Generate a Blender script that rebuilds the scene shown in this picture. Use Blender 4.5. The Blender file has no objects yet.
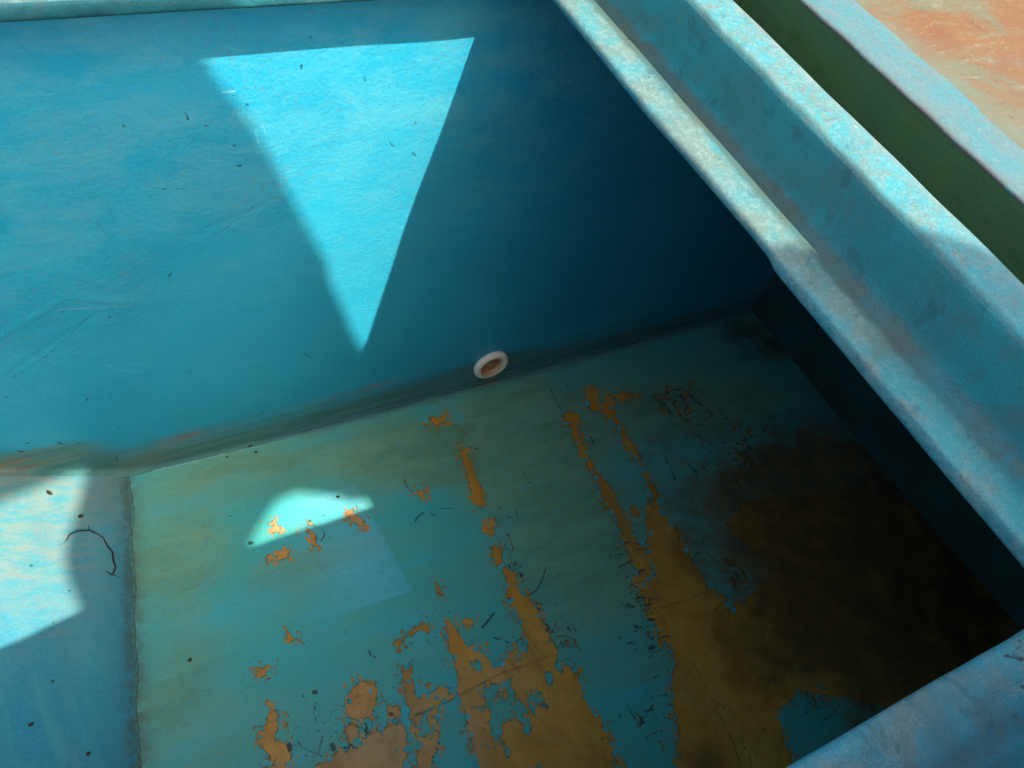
import bpy, bmesh, math, random
import numpy as np
from mathutils import Matrix, Vector

# ------------------------------------------------------------------ camera
S = 0.5                                  # metres per layout unit
FPX = 857.0
CC = np.array([512.0, 384.0])
ax = np.array([1768.0, -494.0, FPX]); ax /= np.linalg.norm(ax)
ay = np.array([-802.0, -1384.0, FPX]); ay -= ax * ax.dot(ay); ay /= np.linalg.norm(ay)
az = -np.cross(ax, ay)
if az[1] > 0: az = -az
ROT = np.array([ax, ay, az])             # world = ROT @ camera(right, down, forward)
CAM = np.array([0.0, 0.0, 0.75])
sc = bpy.context.scene
cd = bpy.data.cameras.new('camera'); cam = bpy.data.objects.new('camera', cd)
sc.collection.objects.link(cam); sc.camera = cam
cd.sensor_width = 36.0; cd.lens = FPX / 1024.0 * 36.0
cd.clip_start = 0.01; cd.clip_end = 200
r, d, f = ROT[:, 0], ROT[:, 1], ROT[:, 2]
cam.matrix_world = Matrix(((r[0], -d[0], -f[0], 0), (r[1], -d[1], -f[1], 0),
                           (r[2], -d[2], -f[2], CAM[2] * S), (0, 0, 0, 1)))

# ------------------------------------------------------------------ light
KX, KY = 0.18, 0.74                      # sunlight runs along (-KX, KY, -1)
world = bpy.data.worlds.new('World'); sc.world = world; world.use_nodes = True
nt = world.node_tree; bg = nt.nodes['Background']; bg.inputs[1].default_value = 0.15
sky = nt.nodes.new('ShaderNodeTexSky'); sky.sky_type = 'NISHITA'; sky.sun_disc = False
sky.dust_density = 4.0; sky.ozone_density = 0.0; sky.air_density = 0.8
elev = math.atan2(1.0, math.hypot(KX, KY))
sky.sun_elevation = elev; sky.sun_rotation = math.radians(180 - math.degrees(math.atan2(KX, KY)))
nt.links.new(sky.outputs[0], bg.inputs[0])
sl = bpy.data.lights.new('sun', 'SUN'); sl.energy = 3.3; sl.angle = math.radians(0.5)
sl.color = (1.0, 0.96, 0.88)
sun = bpy.data.objects.new('sun', sl); sc.collection.objects.link(sun)
sun.rotation_euler = Vector((-KX, KY, -1)).to_track_quat('-Z', 'Y').to_euler()
sun.location = (0.5, -3, 4)
sc.view_settings.view_transform = 'Standard'; sc.view_settings.look = 'None'
sc.view_settings.exposure = 1.32; sc.view_settings.gamma = 1.0
sc.cycles.max_bounces = 10; sc.cycles.diffuse_bounces = 8
sc.cycles.use_denoising = True

# ------------------------------------------------------------------ layout helpers
Q = 1.136
Y0 = 1.40                                # far wall
LIPY = 1.265                             # far lip edge
XR, YN, XL = 0.885, -0.01, -0.80          # opening edges
def ray(p): return ROT @ np.array([p[0] - CC[0], p[1] - CC[1], FPX])
def at_z(p, z): q = ray(p); return CAM + q * (z - CAM[2]) / q[2]
def at_y(p, y=Y0): q = ray(p); return CAM + q * y / q[1]
def zf(x): x = np.maximum(x, 0); return -1.446 - .051 * (1 - np.exp(-x / .45))
def at_floor(p):
    z = -1.46
    for _ in range(14): w = at_z(p, z); z = float(zf(w[0]))
    return w
PA, PB, PC = at_floor((130, 472)), at_floor((138, 768)), at_y((0, 470))
PN = np.cross(PB - PA, PC - PA); PN /= np.linalg.norm(PN)
if PN[2] < 0: PN = -PN
def at_panel(p): q = ray(p); return CAM + q * ((PA - CAM) @ PN) / (q @ PN)
def z_panel(x, y): return PA[2] - (PN[0] * (x - PA[0]) + PN[1] * (y - PA[1])) / PN[2]
def chine_x(y): return PA[0] + (y - PA[1]) * (PB[0] - PA[0]) / (PB[1] - PA[1])
def bottom_z(x, y):
    return np.maximum(zf(x), z_panel(x, y) * (x < chine_x(y)) + (x >= chine_x(y)) * -9)

def noise2(x, y, seed, freq, octs=3):
    rs = np.random.RandomState(seed); out = 0 * x + 0 * y; amp = 1.0
    for o in range(octs):
        for k in range(6):
            a = rs.uniform(0, 2 * np.pi); fr = freq * (2 ** o) * rs.uniform(.6, 1.4)
            out = out + amp * np.sin(fr * (x * np.cos(a) + y * np.sin(a)) + rs.uniform(0, 6.28)) / 3
        amp *= .5
    return out

def seg_dist(P, a, b):
    ab = b - a; t = np.clip(((P - a) @ ab) / max(ab @ ab, 1e-12), 0, 1)
    return np.hypot(*(P - a - t[:, None] * ab).T), t
def poly_sdf(P, poly):
    poly = np.array(poly); lo = poly.min(0) - .05; hi = poly.max(0) + .05
    out = np.full(len(P), .05); m = np.all((P > lo) & (P < hi), axis=1)
    if not m.any(): return out
    p = P[m]; dd = np.full(len(p), 9.0); inside = np.zeros(len(p), bool)
    for i in range(len(poly)):
        a, b = poly[i], poly[(i + 1) % len(poly)]
        dd = np.minimum(dd, seg_dist(p, a, b)[0])
        c = (a[1] > p[:, 1]) != (b[1] > p[:, 1])
        xx = (b[0] - a[0]) * (p[:, 1] - a[1]) / (b[1] - a[1] + 1e-12) + a[0]
        inside ^= c & (p[:, 0] < xx)
    out[m] = np.clip(np.where(inside, -dd, dd), -.05, .05)
    return out
def line_sdf(P, pts, r0, r1=None):
    pts = np.array(pts); lo = pts.min(0) - .05; hi = pts.max(0) + .05
    out = np.full(len(P), .05); m = np.all((P > lo) & (P < hi), axis=1)
    if not m.any(): return out
    p = P[m]; dd = np.full(len(p), 9.0); n = len(pts) - 1
    if r1 is None: r1 = r0
    for i in range(n):
        di, t = seg_dist(p, pts[i], pts[i + 1]); dd = np.minimum(dd, di - (r0 + (r1 - r0) * (i + t) / n))
    out[m] = np.clip(dd, -.05, .05)
    return out

# ------------------------------------------------------------------ materials
class NT:
    def __init__(s, name):
        s.m = bpy.data.materials.new(name); s.m.use_nodes = True; s.t = s.m.node_tree
        s.b = s.t.nodes['Principled BSDF']; s.co = s.t.nodes.new('ShaderNodeTexCoord').outputs['Object']
    def put(s, inp, v):
        if isinstance(v, bpy.types.NodeSocket): s.t.links.new(v, inp)
        elif isinstance(v, (tuple, list)) and len(v) == 3 and inp.type == 'RGBA': inp.default_value = (*v, 1)
        else: inp.default_value = v
    def vec(s, scale, rot=(0, 0, 0), loc=(0, 0, 0)):
        n = s.t.nodes.new('ShaderNodeMapping'); s.put(n.inputs[0], s.co)
        n.inputs['Scale'].default_value = scale; n.inputs['Rotation'].default_value = rot; n.inputs['Location'].default_value = loc
        return n.outputs[0]
    def noise(s, sc_, det=4, rough=.55, vec=None, dist=0, col=False):
        n = s.t.nodes.new('ShaderNodeTexNoise'); s.put(n.inputs['Vector'], vec or s.co)
        n.inputs['Scale'].default_value = sc_; n.inputs['Detail'].default_value = det
        n.inputs['Roughness'].default_value = rough; n.inputs['Distortion'].default_value = dist
        return n.outputs[1 if col else 0]
    def voro(s, sc_, vec=None, feature='F1', rand=1):
        n = s.t.nodes.new('ShaderNodeTexVoronoi'); n.feature = feature; s.put(n.inputs['Vector'], vec or s.co)
        n.inputs['Scale'].default_value = sc_; n.inputs['Randomness'].default_value = rand
        return n.outputs[0]
    def attr(s, name):
        n = s.t.nodes.new('ShaderNodeAttribute'); n.attribute_name = name; return n.outputs['Fac']
    def math(s, op, a, b=0, c=0, clamp=False):
        n = s.t.nodes.new('ShaderNodeMath'); n.operation = op; n.use_clamp = clamp
        for i, v in enumerate((a, b, c)): s.put(n.inputs[i], v)
        return n.outputs[0]
    def step(s, v, lo, hi):             # smooth 0..1 map
        n = s.t.nodes.new('ShaderNodeMapRange'); n.interpolation_type = 'SMOOTHSTEP'; s.put(n.inputs[0], v)
        n.inputs[1].default_value = lo; n.inputs[2].default_value = hi
        n.inputs[3].default_value = 0; n.inputs[4].default_value = 1
        if lo > hi:
            n.inputs[1].default_value = hi; n.inputs[2].default_value = lo
            n.inputs[3].default_value = 1; n.inputs[4].default_value = 0
        return n.outputs[0]
    def mix(s, fac, a, b, mode='MIX'):
        n = s.t.nodes.new('ShaderNodeMix'); n.data_type = 'RGBA'; n.blend_type = mode
        s.put(n.inputs[0], fac); s.put(n.inputs[6], a); s.put(n.inputs[7], b); return n.outputs[2]
    def ramp(s, v, stops):
        n = s.t.nodes.new('ShaderNodeValToRGB'); s.put(n.inputs[0], v); e = n.color_ramp.elements
        while len(e) < len(stops): e.new(.5)
        for i, (p, c) in enumerate(stops): e[i].position = p; e[i].color = (*c, 1)
        return n.outputs[0]
    def mul(s, a, b): return s.math('MULTIPLY', a, b)
    def bump(s, h, strength=.4, dist=.002, prev=None):
        n = s.t.nodes.new('ShaderNodeBump'); n.inputs['Strength'].default_value = strength
        n.inputs['Distance'].default_value = dist; s.put(n.inputs['Height'], h)
        if prev: s.put(n.inputs['Normal'], prev)
        return n.outputs[0]
    def done(s, col, rough=.5, normal=None, spec=.4):
        s.put(s.b.inputs['Base Color'], col); s.put(s.b.inputs['Roughness'], rough)
        s.b.inputs['Specular IOR Level'].default_value = spec
        if normal: s.put(s.b.inputs['Normal'], normal)
        return s.m

BLUE = (0.012, 0.27, 0.44)
def mat_wall():
    n = NT('blue_wall_paint')
    big = n.noise(4, 3, .5)
    col = n.mix(n.step(big, .35, .65), (0.009, 0.275, 0.40), (0.015, 0.33, 0.46))
    streak = n.noise(9, 5, .6, n.vec((.25, 1, 2.6), (0, .12, 0)))
    col = n.mix(n.mul(n.step(streak, .45, .75), .22), col, (0.04, 0.35, 0.43))
    top = n.math('MULTIPLY', n.mul(n.attr('sun_chalk'), .65), n.step(n.noise(26, 9, .75, n.vec((.5, 1, 1)), .5), .36, .68))
    col = n.mix(top, col, (0.11, 0.385, 0.41))
    mott = n.noise(330, 7, .8)
    col = n.mix(n.mul(n.step(mott, .4, .66), .38), col, (0.05, 0.42, 0.52))
    col = n.mix(n.mul(n.mul(n.step(n.noise(260, 5, .75), .55, .63), n.step(n.noise(13, 4), .40, .58)), .55), col, (0.13, 0.22, 0.20))
    # dirt band along the foot of the wall
    dn = n.noise(10, 7, .65, n.vec((.22, 1, 3.2), (0, -.04, 0)), .4)
    df = n.math('ADD', n.attr('dirt'), n.mul(n.math('SUBTRACT', dn, .5), 1.3))
    dirt = n.mul(n.step(df, .35, .95), .9)
    dcol = n.mix(n.step(n.noise(35, 6, .7, n.vec((.25, 1, 2.5))), .3, .7), (0.045, 0.145, 0.12), (0.10, 0.235, 0.19))
    col = n.mix(dirt, col, dcol)
    col = n.mix(n.mul(n.attr('rust'), n.step(n.noise(25, 6, .7, n.vec((.3, 1, 2)), .5), .38, .62)), col, (0.24, 0.16, 0.10))
    wn = n.mul(n.math('SUBTRACT', n.noise(260, 3, .7), .5), .004)
    dark = n.step(n.math('ADD', n.attr('dark'), wn), .0012, -.0012)
    light = n.step(n.math('ADD', n.attr('light'), wn), .002, -.0025)
    col = n.mix(n.mul(light, .6), col, (0.22, 0.50, 0.54))
    col = n.mix(n.mul(dark, .85), col, (0.012, 0.04, 0.05))
    # sparse pits
    pv = n.voro(34); pit = n.mul(n.step(pv, .065, .04), n.step(n.noise(9, 2), .5, .6))
    col = n.mix(n.mul(pit, .8), col, (0.02, 0.07, 0.07))
    h = n.noise(190, 4, .65); h2 = n.noise(28, 5, .6, n.vec((.35, 1, 1.4), (0, .15, 0)), .6)
    b = n.bump(h, .5, .0020); b = n.bump(h2, .16, .003, b); b = n.bump(dark, .5, -.0008, b)
    return n.done(col, n.mix(dirt, (.42,) * 3, (.75,) * 3), b, .35)

def mat_floor():
    n = NT('peeling_floor_paint')
    big = n.noise(5, 4, .55)
    col = n.mix(n.step(big, .35, .65), (0.10, 0.42, 0.33), (0.055, 0.44, 0.39))
    st = n.noise(12, 6, .65, n.vec((.3, 1.5, 1), (0, 0, .1)), .6)
    col = n.mix(n.mul(n.step(st, .47, .66), .7), col, (0.045, 0.50, 0.56))
    col = n.mix(n.mul(n.attr('light_patch'), n.math('ADD', .72, n.mul(n.step(n.noise(60, 5, .7, n.vec((.12, 1, 1), (0, 0, .03))), .45, .6), .3))), col, (0.12, 0.53, 0.60))
    film = n.math('ADD', n.attr('film'), n.mul(n.math('SUBTRACT', n.noise(9, 6, .62, n.vec((.45, 1.2, 1)), .8), .5), 1.3))
    fm = n.mul(n.step(film, .1, .85), .85)
    fc = n.mix(n.step(n.noise(20, 5, .6, n.vec((.4, 1.2, 1)), 1), .3, .7), (0.15, 0.27, 0.125), (0.22, 0.38, 0.195))
    col = n.mix(fm, col, fc)
    mo = n.noise(120, 5, .72)
    col = n.mix(n.mul(n.step(mo, .45, .65), .35), col, (0.09, 0.42, 0.42))
    col = n.mix(n.mul(n.step(n.noise(330, 5, .8), .48, .64), .3), col, (0.035, 0.20, 0.17))
    col = n.mix(n.mul(n.step(n.noise(300, 3, .7), .6, .72), .35), col, (0.03, 0.13, 0.13))
    # peeled paint
    e1 = n.mul(n.math('SUBTRACT', n.noise(85, 7, .75, n.vec((1, .7, 1), (0, 0, .4)), .8), .5), .075)
    e2 = n.mul(n.math('MINIMUM', n.mul(n.math('MAXIMUM', n.math('SUBTRACT', n.noise(140, 5, .65, n.vec((1, .6, 1), (0, 0, .5)), .7), .55), 0), .6), .020), -1)
    pe = n.math('ADD', n.math('ADD', n.attr('peel'), e1), e2)
    fl = n.noise(62, 4, .6, n.vec((1.0, .55, 1), (0, 0, .5)), 1.2)
    flk = n.mul(n.step(n.math('ADD', fl, n.mul(n.attr('flake'), .16)), .665, .69), n.step(n.attr('flake'), .15, .4))
    fl2 = n.noise(130, 3, .55, n.vec((.45, 1.5, 1), (0, 0, -.3)), .8)
    flk2 = n.mul(n.step(n.math('ADD', fl2, n.mul(n.attr('flake'), .12)), .70, .72), n.step(n.attr('flake'), .15, .4))
    peel = n.step(pe, .0006, -.0006)
    isl = n.noise(48, 5, .7, None, .5)   # blue islands left inside peeled fields
    isl = n.mul(n.step(n.math('ADD', isl, n.mul(n.attr('island'), .15)), .70, .715), n.step(n.attr('island'), .1, .3))
    peel = n.mul(peel, n.math('SUBTRACT', 1, isl))
    ochre = n.mix(n.step(n.noise(14, 6, .6, None, .5), .3, .7), (0.58, 0.215, 0.018), (0.72, 0.33, 0.05))
    ochre = n.mix(n.mul(n.step(n.noise(60, 5, .7), .5, .75), .4), ochre, (0.54, 0.33, 0.12))
    ochre = n.mix(n.mul(n.attr('pale'), .6), ochre, (0.56, 0.36, 0.19))
    ochre = n.mix(n.mul(n.step(n.noise(220, 3, .7), .57, .68), .35), ochre, (0.16, 0.09, 0.04))
    ochre = n.mix(n.mul(n.step(n.noise(8, 7, .7, n.vec((1, .5, 1), (0, 0, .4), (2, 2, 0)), .8), .48, .7), .6), ochre, (0.26, 0.13, 0.03))
    ochre = n.mix(n.mul(n.step(n.noise(45, 8, .8), .55, .68), .45), ochre, (0.15, 0.085, 0.035))
    rim = n.mul(n.step(n.math('ABSOLUTE', pe), .0030, .0008), .8)
    col = n.mix(n.mul(flk, .9), col, n.mix(n.step(n.noise(60, 3), .42, .52), (0.04, 0.06, 0.05), (0.36, 0.18, 0.05)))
    col = n.mix(n.mul(flk2, .75), col, n.mix(n.step(n.noise(50, 2), .48, .58), (0.02, 0.05, 0.05), (0.30, 0.16, 0.05)))
    col = n.mix(rim, col, (0.07, 0.09, 0.06))
    col = n.mix(peel, col, ochre)
    wn = n.mul(n.math('SUBTRACT', n.noise(240, 3, .7), .5), .0045)
    dark = n.step(n.math('ADD', n.attr('dark'), wn), .0012, -.0012)
    light = n.step(n.math('ADD', n.attr('light'), wn), .0015, -.0015)
    col = n.mix(n.mul(light, .55), col, (0.16, 0.45, 0.47))
    col = n.mix(n.mul(dark, .85), col, (0.025, 0.035, 0.03))
    crack = n.step(n.math('ADD', n.attr('crack'), n.mul(wn, 1.6)), .0035, -.0025)
    col = n.mix(n.mul(crack, n.mul(n.step(n.noise(30, 5, .7), .35, .6), .6)), col, (0.06, 0.045, 0.03))
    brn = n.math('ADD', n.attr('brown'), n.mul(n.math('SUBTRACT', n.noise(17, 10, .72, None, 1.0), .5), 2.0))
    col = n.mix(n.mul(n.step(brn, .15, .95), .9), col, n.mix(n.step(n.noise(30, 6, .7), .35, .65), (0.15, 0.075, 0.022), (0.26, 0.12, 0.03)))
    stain_shade = n.mul(n.attr('stain_shade'), n.step(n.noise(16, 5, .65), .25, .6))
    col = n.mix(n.mul(stain_shade, .85), col, (0.035, 0.025, 0.015))
    pv = n.voro(22); pit = n.mul(n.step(pv, .05, .03), n.step(n.noise(7, 2), .45, .55))
    col = n.mix(n.mul(pit, .85), col, (0.015, 0.05, 0.055))
    seamd = n.mul(n.attr('seam'), n.step(n.noise(70, 5, .7), .25, .6))
    col = n.mix(n.mul(seamd, .75), col, (0.10, 0.12, 0.075))
    h = n.noise(150, 4, .6)
    b = n.bump(h, .22, .0014); b = n.bump(st, .2, .004, b)
    b = n.bump(n.math('MAXIMUM', peel, n.math('MAXIMUM', flk, flk2)), .9, -.0022, b)
    b = n.bump(crack, .5, -.0012, b)
    rg = n.mix(peel, n.mix(fm, (.42,) * 3, (.62,) * 3), (.55,) * 3)
    return n.done(col, rg, b, .35)

def mat_panel():
    n = NT('side_panel_paint')
    st = n.noise(10, 6, .62, n.vec((1.6, .3, 1)), .5)
    col = n.mix(n.step(st, .4, .65), (0.03, 0.27, 0.36), (0.06, 0.34, 0.38))
    col = n.mix(n.mul(n.step(n.noise(7, 5, .6, n.vec((2, .35, 1), (0, 0, .1), (3, 1, 0)), .5), .5, .7), .45), col, (0.015, 0.19, 0.34))
    col = n.mix(n.mul(n.attr('sun_chalk'), .6), col, (0.09, 0.26, 0.25))
    br = n.noise(90, 7, .78, n.vec((.2, 1, .5), (0, 0, .08)))
    col = n.mix(n.mul(n.mul(n.step(br, .38, .6), n.attr('sun_chalk')), .7), col, (0.26, 0.27, 0.21))
    col = n.mix(n.mul(n.mul(n.attr('rust'), n.step(n.noise(18, 5, .65, n.vec((1, .5, 1)), .4), .35, .65)), .8), col, (0.17, 0.20, 0.165))
    col = n.mix(n.mul(n.step(n.noise(300, 6, .8), .47, .6), .3), col, (0.10, 0.42, 0.45))
    seamd = n.mul(n.attr('seam'), n.step(n.noise(60, 5, .7), .25, .6))
    col = n.mix(n.mul(seamd, .8), col, (0.07, 0.10, 0.075))
    pv = n.voro(20); pit = n.mul(n.step(pv, .05, .03), n.step(n.noise(8, 2), .45, .55))
    col = n.mix(n.mul(pit, .85), col, (0.02, 0.05, 0.055))
    b = n.bump(n.noise(150, 4, .6), .25, .0014); b = n.bump(br, .25, .0015, b); b = n.bump(st, .2, .004, b)
    return n.done(col, .5, b, .35)

def mat_seam():
    n = NT('sealant_bead'); col = n.mix(n.step(n.noise(60, 4), .4, .6), (0.30, 0.50, 0.50), (0.13, 0.36, 0.38))
    return n.done(col, .4, n.bump(n.noise(200, 3), .3, .001))
def mat_chine():
    n = NT('grimy_joint'); col = n.mix(n.step(n.noise(70, 5, .7), .35, .65), (0.075, 0.17, 0.14), (0.07, 0.23, 0.20))
    col = n.mix(n.step(n.noise(160, 4, .7), .5, .66), col, (0.10, 0.075, 0.04))
    return n.done(col, .8, n.bump(n.noise(170, 4, .7), .5, .002))

def mat_deck():
    n = NT('weathered_deck_paint')
    p = n.attr('prof')                   # metres measured across the coaming, in layout units
    wob = n.mul(n.math('SUBTRACT', n.noise(34, 8, .75), .5), .040)
    p = n.math('ADD', p, wob)
    fine = n.noise(160, 8, .78); mid = n.noise(24, 6, .68, None, .6)
    ledge = n.mix(n.step(mid, .42, .62), (0.215, 0.31, 0.27), (0.10, 0.36, 0.37))
    ledge = n.mix(n.mul(n.step(fine, .48, .58), .6), ledge, (0.32, 0.46, 0.42))
    foot = n.mix(n.step(mid, .35, .65), (0.145, 0.19, 0.145), (0.10, 0.22, 0.20))
    face = n.mix(n.step(n.noise(16, 5, .6, None, .4), .35, .65), (0.065, 0.31, 0.31), (0.035, 0.38, 0.41))
    face = n.mix(n.mul(n.step(n.noise(420, 6, .8), .46, .6), .4), face, (0.08, 0.27, 0.27))
    face = n.mix(n.mul(n.step(n.noise(50, 4, .6), .66, .70), .6), face, (0.02, 0.37, 0.50))
    top = n.mix(n.step(n.noise(75, 9, .8, None, .8), .46, .54), (0.21, 0.31, 0.27), (0.09, 0.38, 0.40))
    top = n.mix(n.mul(n.step(n.noise(230, 8, .8), .50, .57), .7), top, (0.22, 0.45, 0.45))
    edge = n.mix(n.step(n.noise(45, 5, .7), .4, .6), (0.30, 0.36, 0.32), (0.17, 0.33, 0.32))
    lip = n.mix(n.step(n.noise(60, 5, .7), .4, .6), (0.03, 0.30, 0.37), (0.20, 0.40, 0.40))
    col = n.mix(n.step(p, -.012, -.004), lip, ledge)
    col = n.mix(n.step(p, .042, .056), col, foot)
    col = n.mix(n.step(p, .079, .094), col, face)
    creaseg = n.mul(n.step(p, .186, .196), n.step(p, .207, .197))
    col = n.mix(n.mul(creaseg, .6), col, (0.20, 0.26, 0.22))
    col = n.mix(n.step(p, .194, .206), col, top)
    col = n.mix(n.step(p, .245, .272), col, edge)
    col = n.mix(n.step(p, .305, .32), col, (0.045, 0.11, 0.09))
    col = n.mix(n.mul(n.attr('farlip'), n.step(n.attr('prof'), .004, .0)), col, n.mix(n.step(n.noise(30, 5), .4, .6), (0.012, 0.13, 0.15), (0.02, 0.19, 0.21)))  # far lip face given a darker teal that paints in its shade
    col = n.mix(n.step(n.attr('prof'), -.03, -.06), col, (0.05, 0.04, 0.03))
    col = n.mix(n.mul(n.attr('blue'), n.mul(n.step(mid, .32, .58), .75)), col, (0.04, 0.37, 0.45))
    gr = n.noise(650, 5, .8); col = n.mix(n.mul(n.step(gr, .44, .62), .45), col, n.mix(1.0, col, (.45, .52, .50), 'MULTIPLY'))
    col = n.mix(n.mul(n.step(n.noise(700, 3, .7, n.vec((1, 1, 1), (0, 0, 0), (4, 4, 4))), .62, .70), .28), col, (0.35, 0.46, 0.44))
    scr = n.mul(n.step(n.voro(26, n.vec((.35, 2.2, 1), (0, 0, .5)), 'DISTANCE_TO_EDGE'), .006, .002), n.step(n.noise(20, 3), .58, .64)); col = n.mix(n.mul(scr, .6), col, (0.06, 0.10, 0.09))
    bl = n.noise(9, 7, .7, n.vec((1, 1, 1), (0, 0, 0), (2, 7, 1)), 1.0); col = n.mix(n.mul(n.step(bl, .5, .66), .5), col, (0.13, 0.19, 0.165))
    b2 = n.noise(38, 8, .78, n.vec((1, 1, 1), (0, 0, 0), (8, 1, 1)), .6); col = n.mix(n.mul(n.step(b2, .56, .63), .55), col, (0.045, 0.17, 0.19))
    col = n.mix(1.0, col, (.64, .68, .68), 'MULTIPLY')
    red = n.step(n.noise(17, 4, .6, n.vec((1, 1, 1), (0, 0, 0), (3.3, 1.2, 0))), .70, .74)
    col = n.mix(n.mul(red, .55), col, (0.42, 0.22, 0.15))
    pit = n.mul(n.step(n.voro(45), .07, .04), n.step(n.noise(12, 2), .5, .6))
    col = n.mix(n.mul(pit, .85), col, (0.03, 0.06, 0.05))
    chip = n.mul(n.step(n.voro(30, n.vec((1, 1, 1), (0, 0, 0), (5, 2, 1))), .08, .05), n.step(n.noise(10, 2, .5, n.vec((1, 1, 1), (0, 0, 0), (9, 2, 1))), .55, .62))
    col = n.mix(n.mul(chip, .8), col, (0.45, 0.55, 0.52))
    dk = n.step(n.math('ADD', n.attr('dark'), n.mul(n.math('SUBTRACT', n.noise(260, 3), .5), .003)), .001, -.001)
    col = n.mix(n.mul(dk, .9), col, (0.02, 0.025, 0.03))
    b = n.bump(fine, .4, .002); b = n.bump(n.noise(260, 4, .7), .35, .0010, b); b = n.bump(mid, .25, .003, b)
    return n.done(col, .62, b, .3)

def mat_cover_side():
    n = NT('green_coaming_side')
    col = n.mix(n.step(n.noise(10, 5, .6), .35, .65), (0.055, 0.115, 0.035), (0.045, 0.12, 0.045))
    col = n.mix(n.mul(n.step(n.noise(18, 8, .75, n.vec((1, .5, 2))), .48, .62), .6), col, (0.035, 0.075, 0.02))
    col = n.mix(n.mul(n.step(n.noise(300, 5, .8), .5, .62), .35), col, (0.09, 0.15, 0.07)); pit = n.mul(n.step(n.voro(40), .07, .04), n.step(n.noise(9, 2), .5, .6)); col = n.mix(n.mul(pit, .8), col, (0.02, 0.035, 0.02))
    return n.done(col, .6, n.bump(n.noise(80, 5, .6), .3, .002))
def mat_cover_rim():
    n = NT('pale_coaming_rim')
    col = n.mix(n.step(n.noise(45, 6, .7, n.vec((1, .5, 1)), .5), .4, .6), (0.10, 0.165, 0.16), (0.06, 0.18, 0.19))
    col = n.mix(n.mul(n.step(n.noise(100, 5, .7), .55, .7), .6), col, (0.15, 0.21, 0.21))
    col = n.mix(n.mul(n.step(n.noise(420, 7, .8), .47, .58), .4), col, (0.05, 0.09, 0.09)); e = n.attr('edge'); col = n.mix(n.mul(e, n.step(n.noise(60, 5, .7), .3, .55)), col, (0.10, 0.085, 0.075))
    return n.done(col, .6, n.bump(n.noise(90, 6, .7), .35, .002))
def mat_rust():
    n = NT('rust_stained_panel')
    v = n.vec((1, .6, 1), (0, 0, .5))
    a = n.noise(6.5, 9, .68, v, 2.2)
    col = n.mix(n.step(a, .40, .52), (0.115, 0.125, 0.065), (0.17, 0.078, 0.022))
    s2 = n.noise(30, 9, .78, n.vec((.5, 1.6, 1), (0, 0, .45)), .8)
    col = n.mix(n.mul(n.step(s2, .47, .62), .7), col, (0.15, 0.125, 0.065))
    col = n.mix(n.mul(n.step(n.noise(9, 5, .6, v, 2.0), .54, .66), .55), col, (0.16, 0.055, 0.014))
    col = n.mix(n.mul(n.step(n.noise(500, 6, .8), .48, .6), .35), col, (0.07, 0.04, 0.02))
    col = n.mix(n.mul(n.step(n.noise(55, 9, .82, n.vec((1, 1, 1), (0, 0, 0), (4, 1, 1)), 1.0), .54, .62), .6), col, (0.10, 0.045, 0.015))
    col = n.mix(n.mul(n.step(n.noise(70, 9, .8, n.vec((.6, 1.6, 1), (0, 0, .5), (1, 8, 1)), 1.0), .56, .63), .6), col, (0.20, 0.19, 0.12))
    edge = n.mul(n.attr('edge'), n.step(n.noise(14, 5, .65), .25, .6))
    col = n.mix(n.mul(edge, .85), col, (0.115, 0.14, 0.095))
    wh = n.step(n.noise(40, 5, .7, n.vec((.5, 2, 1), (0, 0, .3))), .64, .70)
    col = n.mix(n.mul(n.mul(wh, n.attr('edge')), .8), col, (0.26, 0.25, 0.2))
    pit = n.mul(n.step(n.voro(32), .06, .035), n.step(n.noise(9, 2), .48, .58))
    col = n.mix(n.mul(pit, .8), col, (0.10, 0.04, 0.02))
    return n.done(col, .6, n.bump(s2, .4, .003))
def simple(name, c1, c2, sc_=40, rough=.6, bump=.3):
    n = NT(name); col = n.mix(n.step(n.noise(sc_, 5, .65), .38, .62), c1, c2)
    return n.done(col, rough, n.bump(n.noise(sc_ * 2, 4), bump, .001))

M_WALL, M_FLOOR, M_PANEL, M_DECK = mat_wall(), mat_floor(), mat_panel(), mat_deck()
M_SEAM, M_CHINE = mat_seam(), mat_chine()

# ------------------------------------------------------------------ mesh helpers
def mesh_obj(name, verts, faces, mat, parent=None, attrs=None, smooth=True, origin=(0, 0, 0)):
    """verts in layout units; origin in layout units (the parent's place when parented)"""
    v = (np.asarray(verts, float) - np.asarray(origin)) * S
    me = bpy.data.meshes.new(name)
    me.from_pydata(v.tolist(), [], [list(map(int, q)) for q in faces]); me.update()
    if attrs:
        for k, a in attrs.items():
            at = me.attributes.new(k, 'FLOAT', 'POINT'); at.data.foreach_set('value', np.asarray(a, np.float32).ravel())
    if smooth: me.polygons.foreach_set('use_smooth', [True] * len(me.polygons))
    me.materials.append(mat)
    o = bpy.data.objects.new(name, me); sc.collection.objects.link(o)
    if parent: o.parent = parent
    else: o.location = Vector(origin) * S
    return o
def grid_faces(nu, nv, flip=False):
    i = np.arange(nu - 1)[:, None] * nv + np.arange(nv - 1)[None, :]
    q = np.stack([i, i + nv, i + nv + 1, i + 1], -1).reshape(-1, 4)
    return q[:, ::-1] if flip else q
def empty(name, loc, label, cat, group=None, kind=None):
    o = bpy.data.objects.new(name, None); sc.collection.objects.link(o); o.location = Vector(loc) * S
    o.empty_display_size = .05; tag(o, label, cat, group, kind); return o
def tag(o, label, cat, group=None, kind=None):
    o['label'] = label; o['category'] = cat
    if group: o['group'] = group
    if kind: o['kind'] = kind
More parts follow.
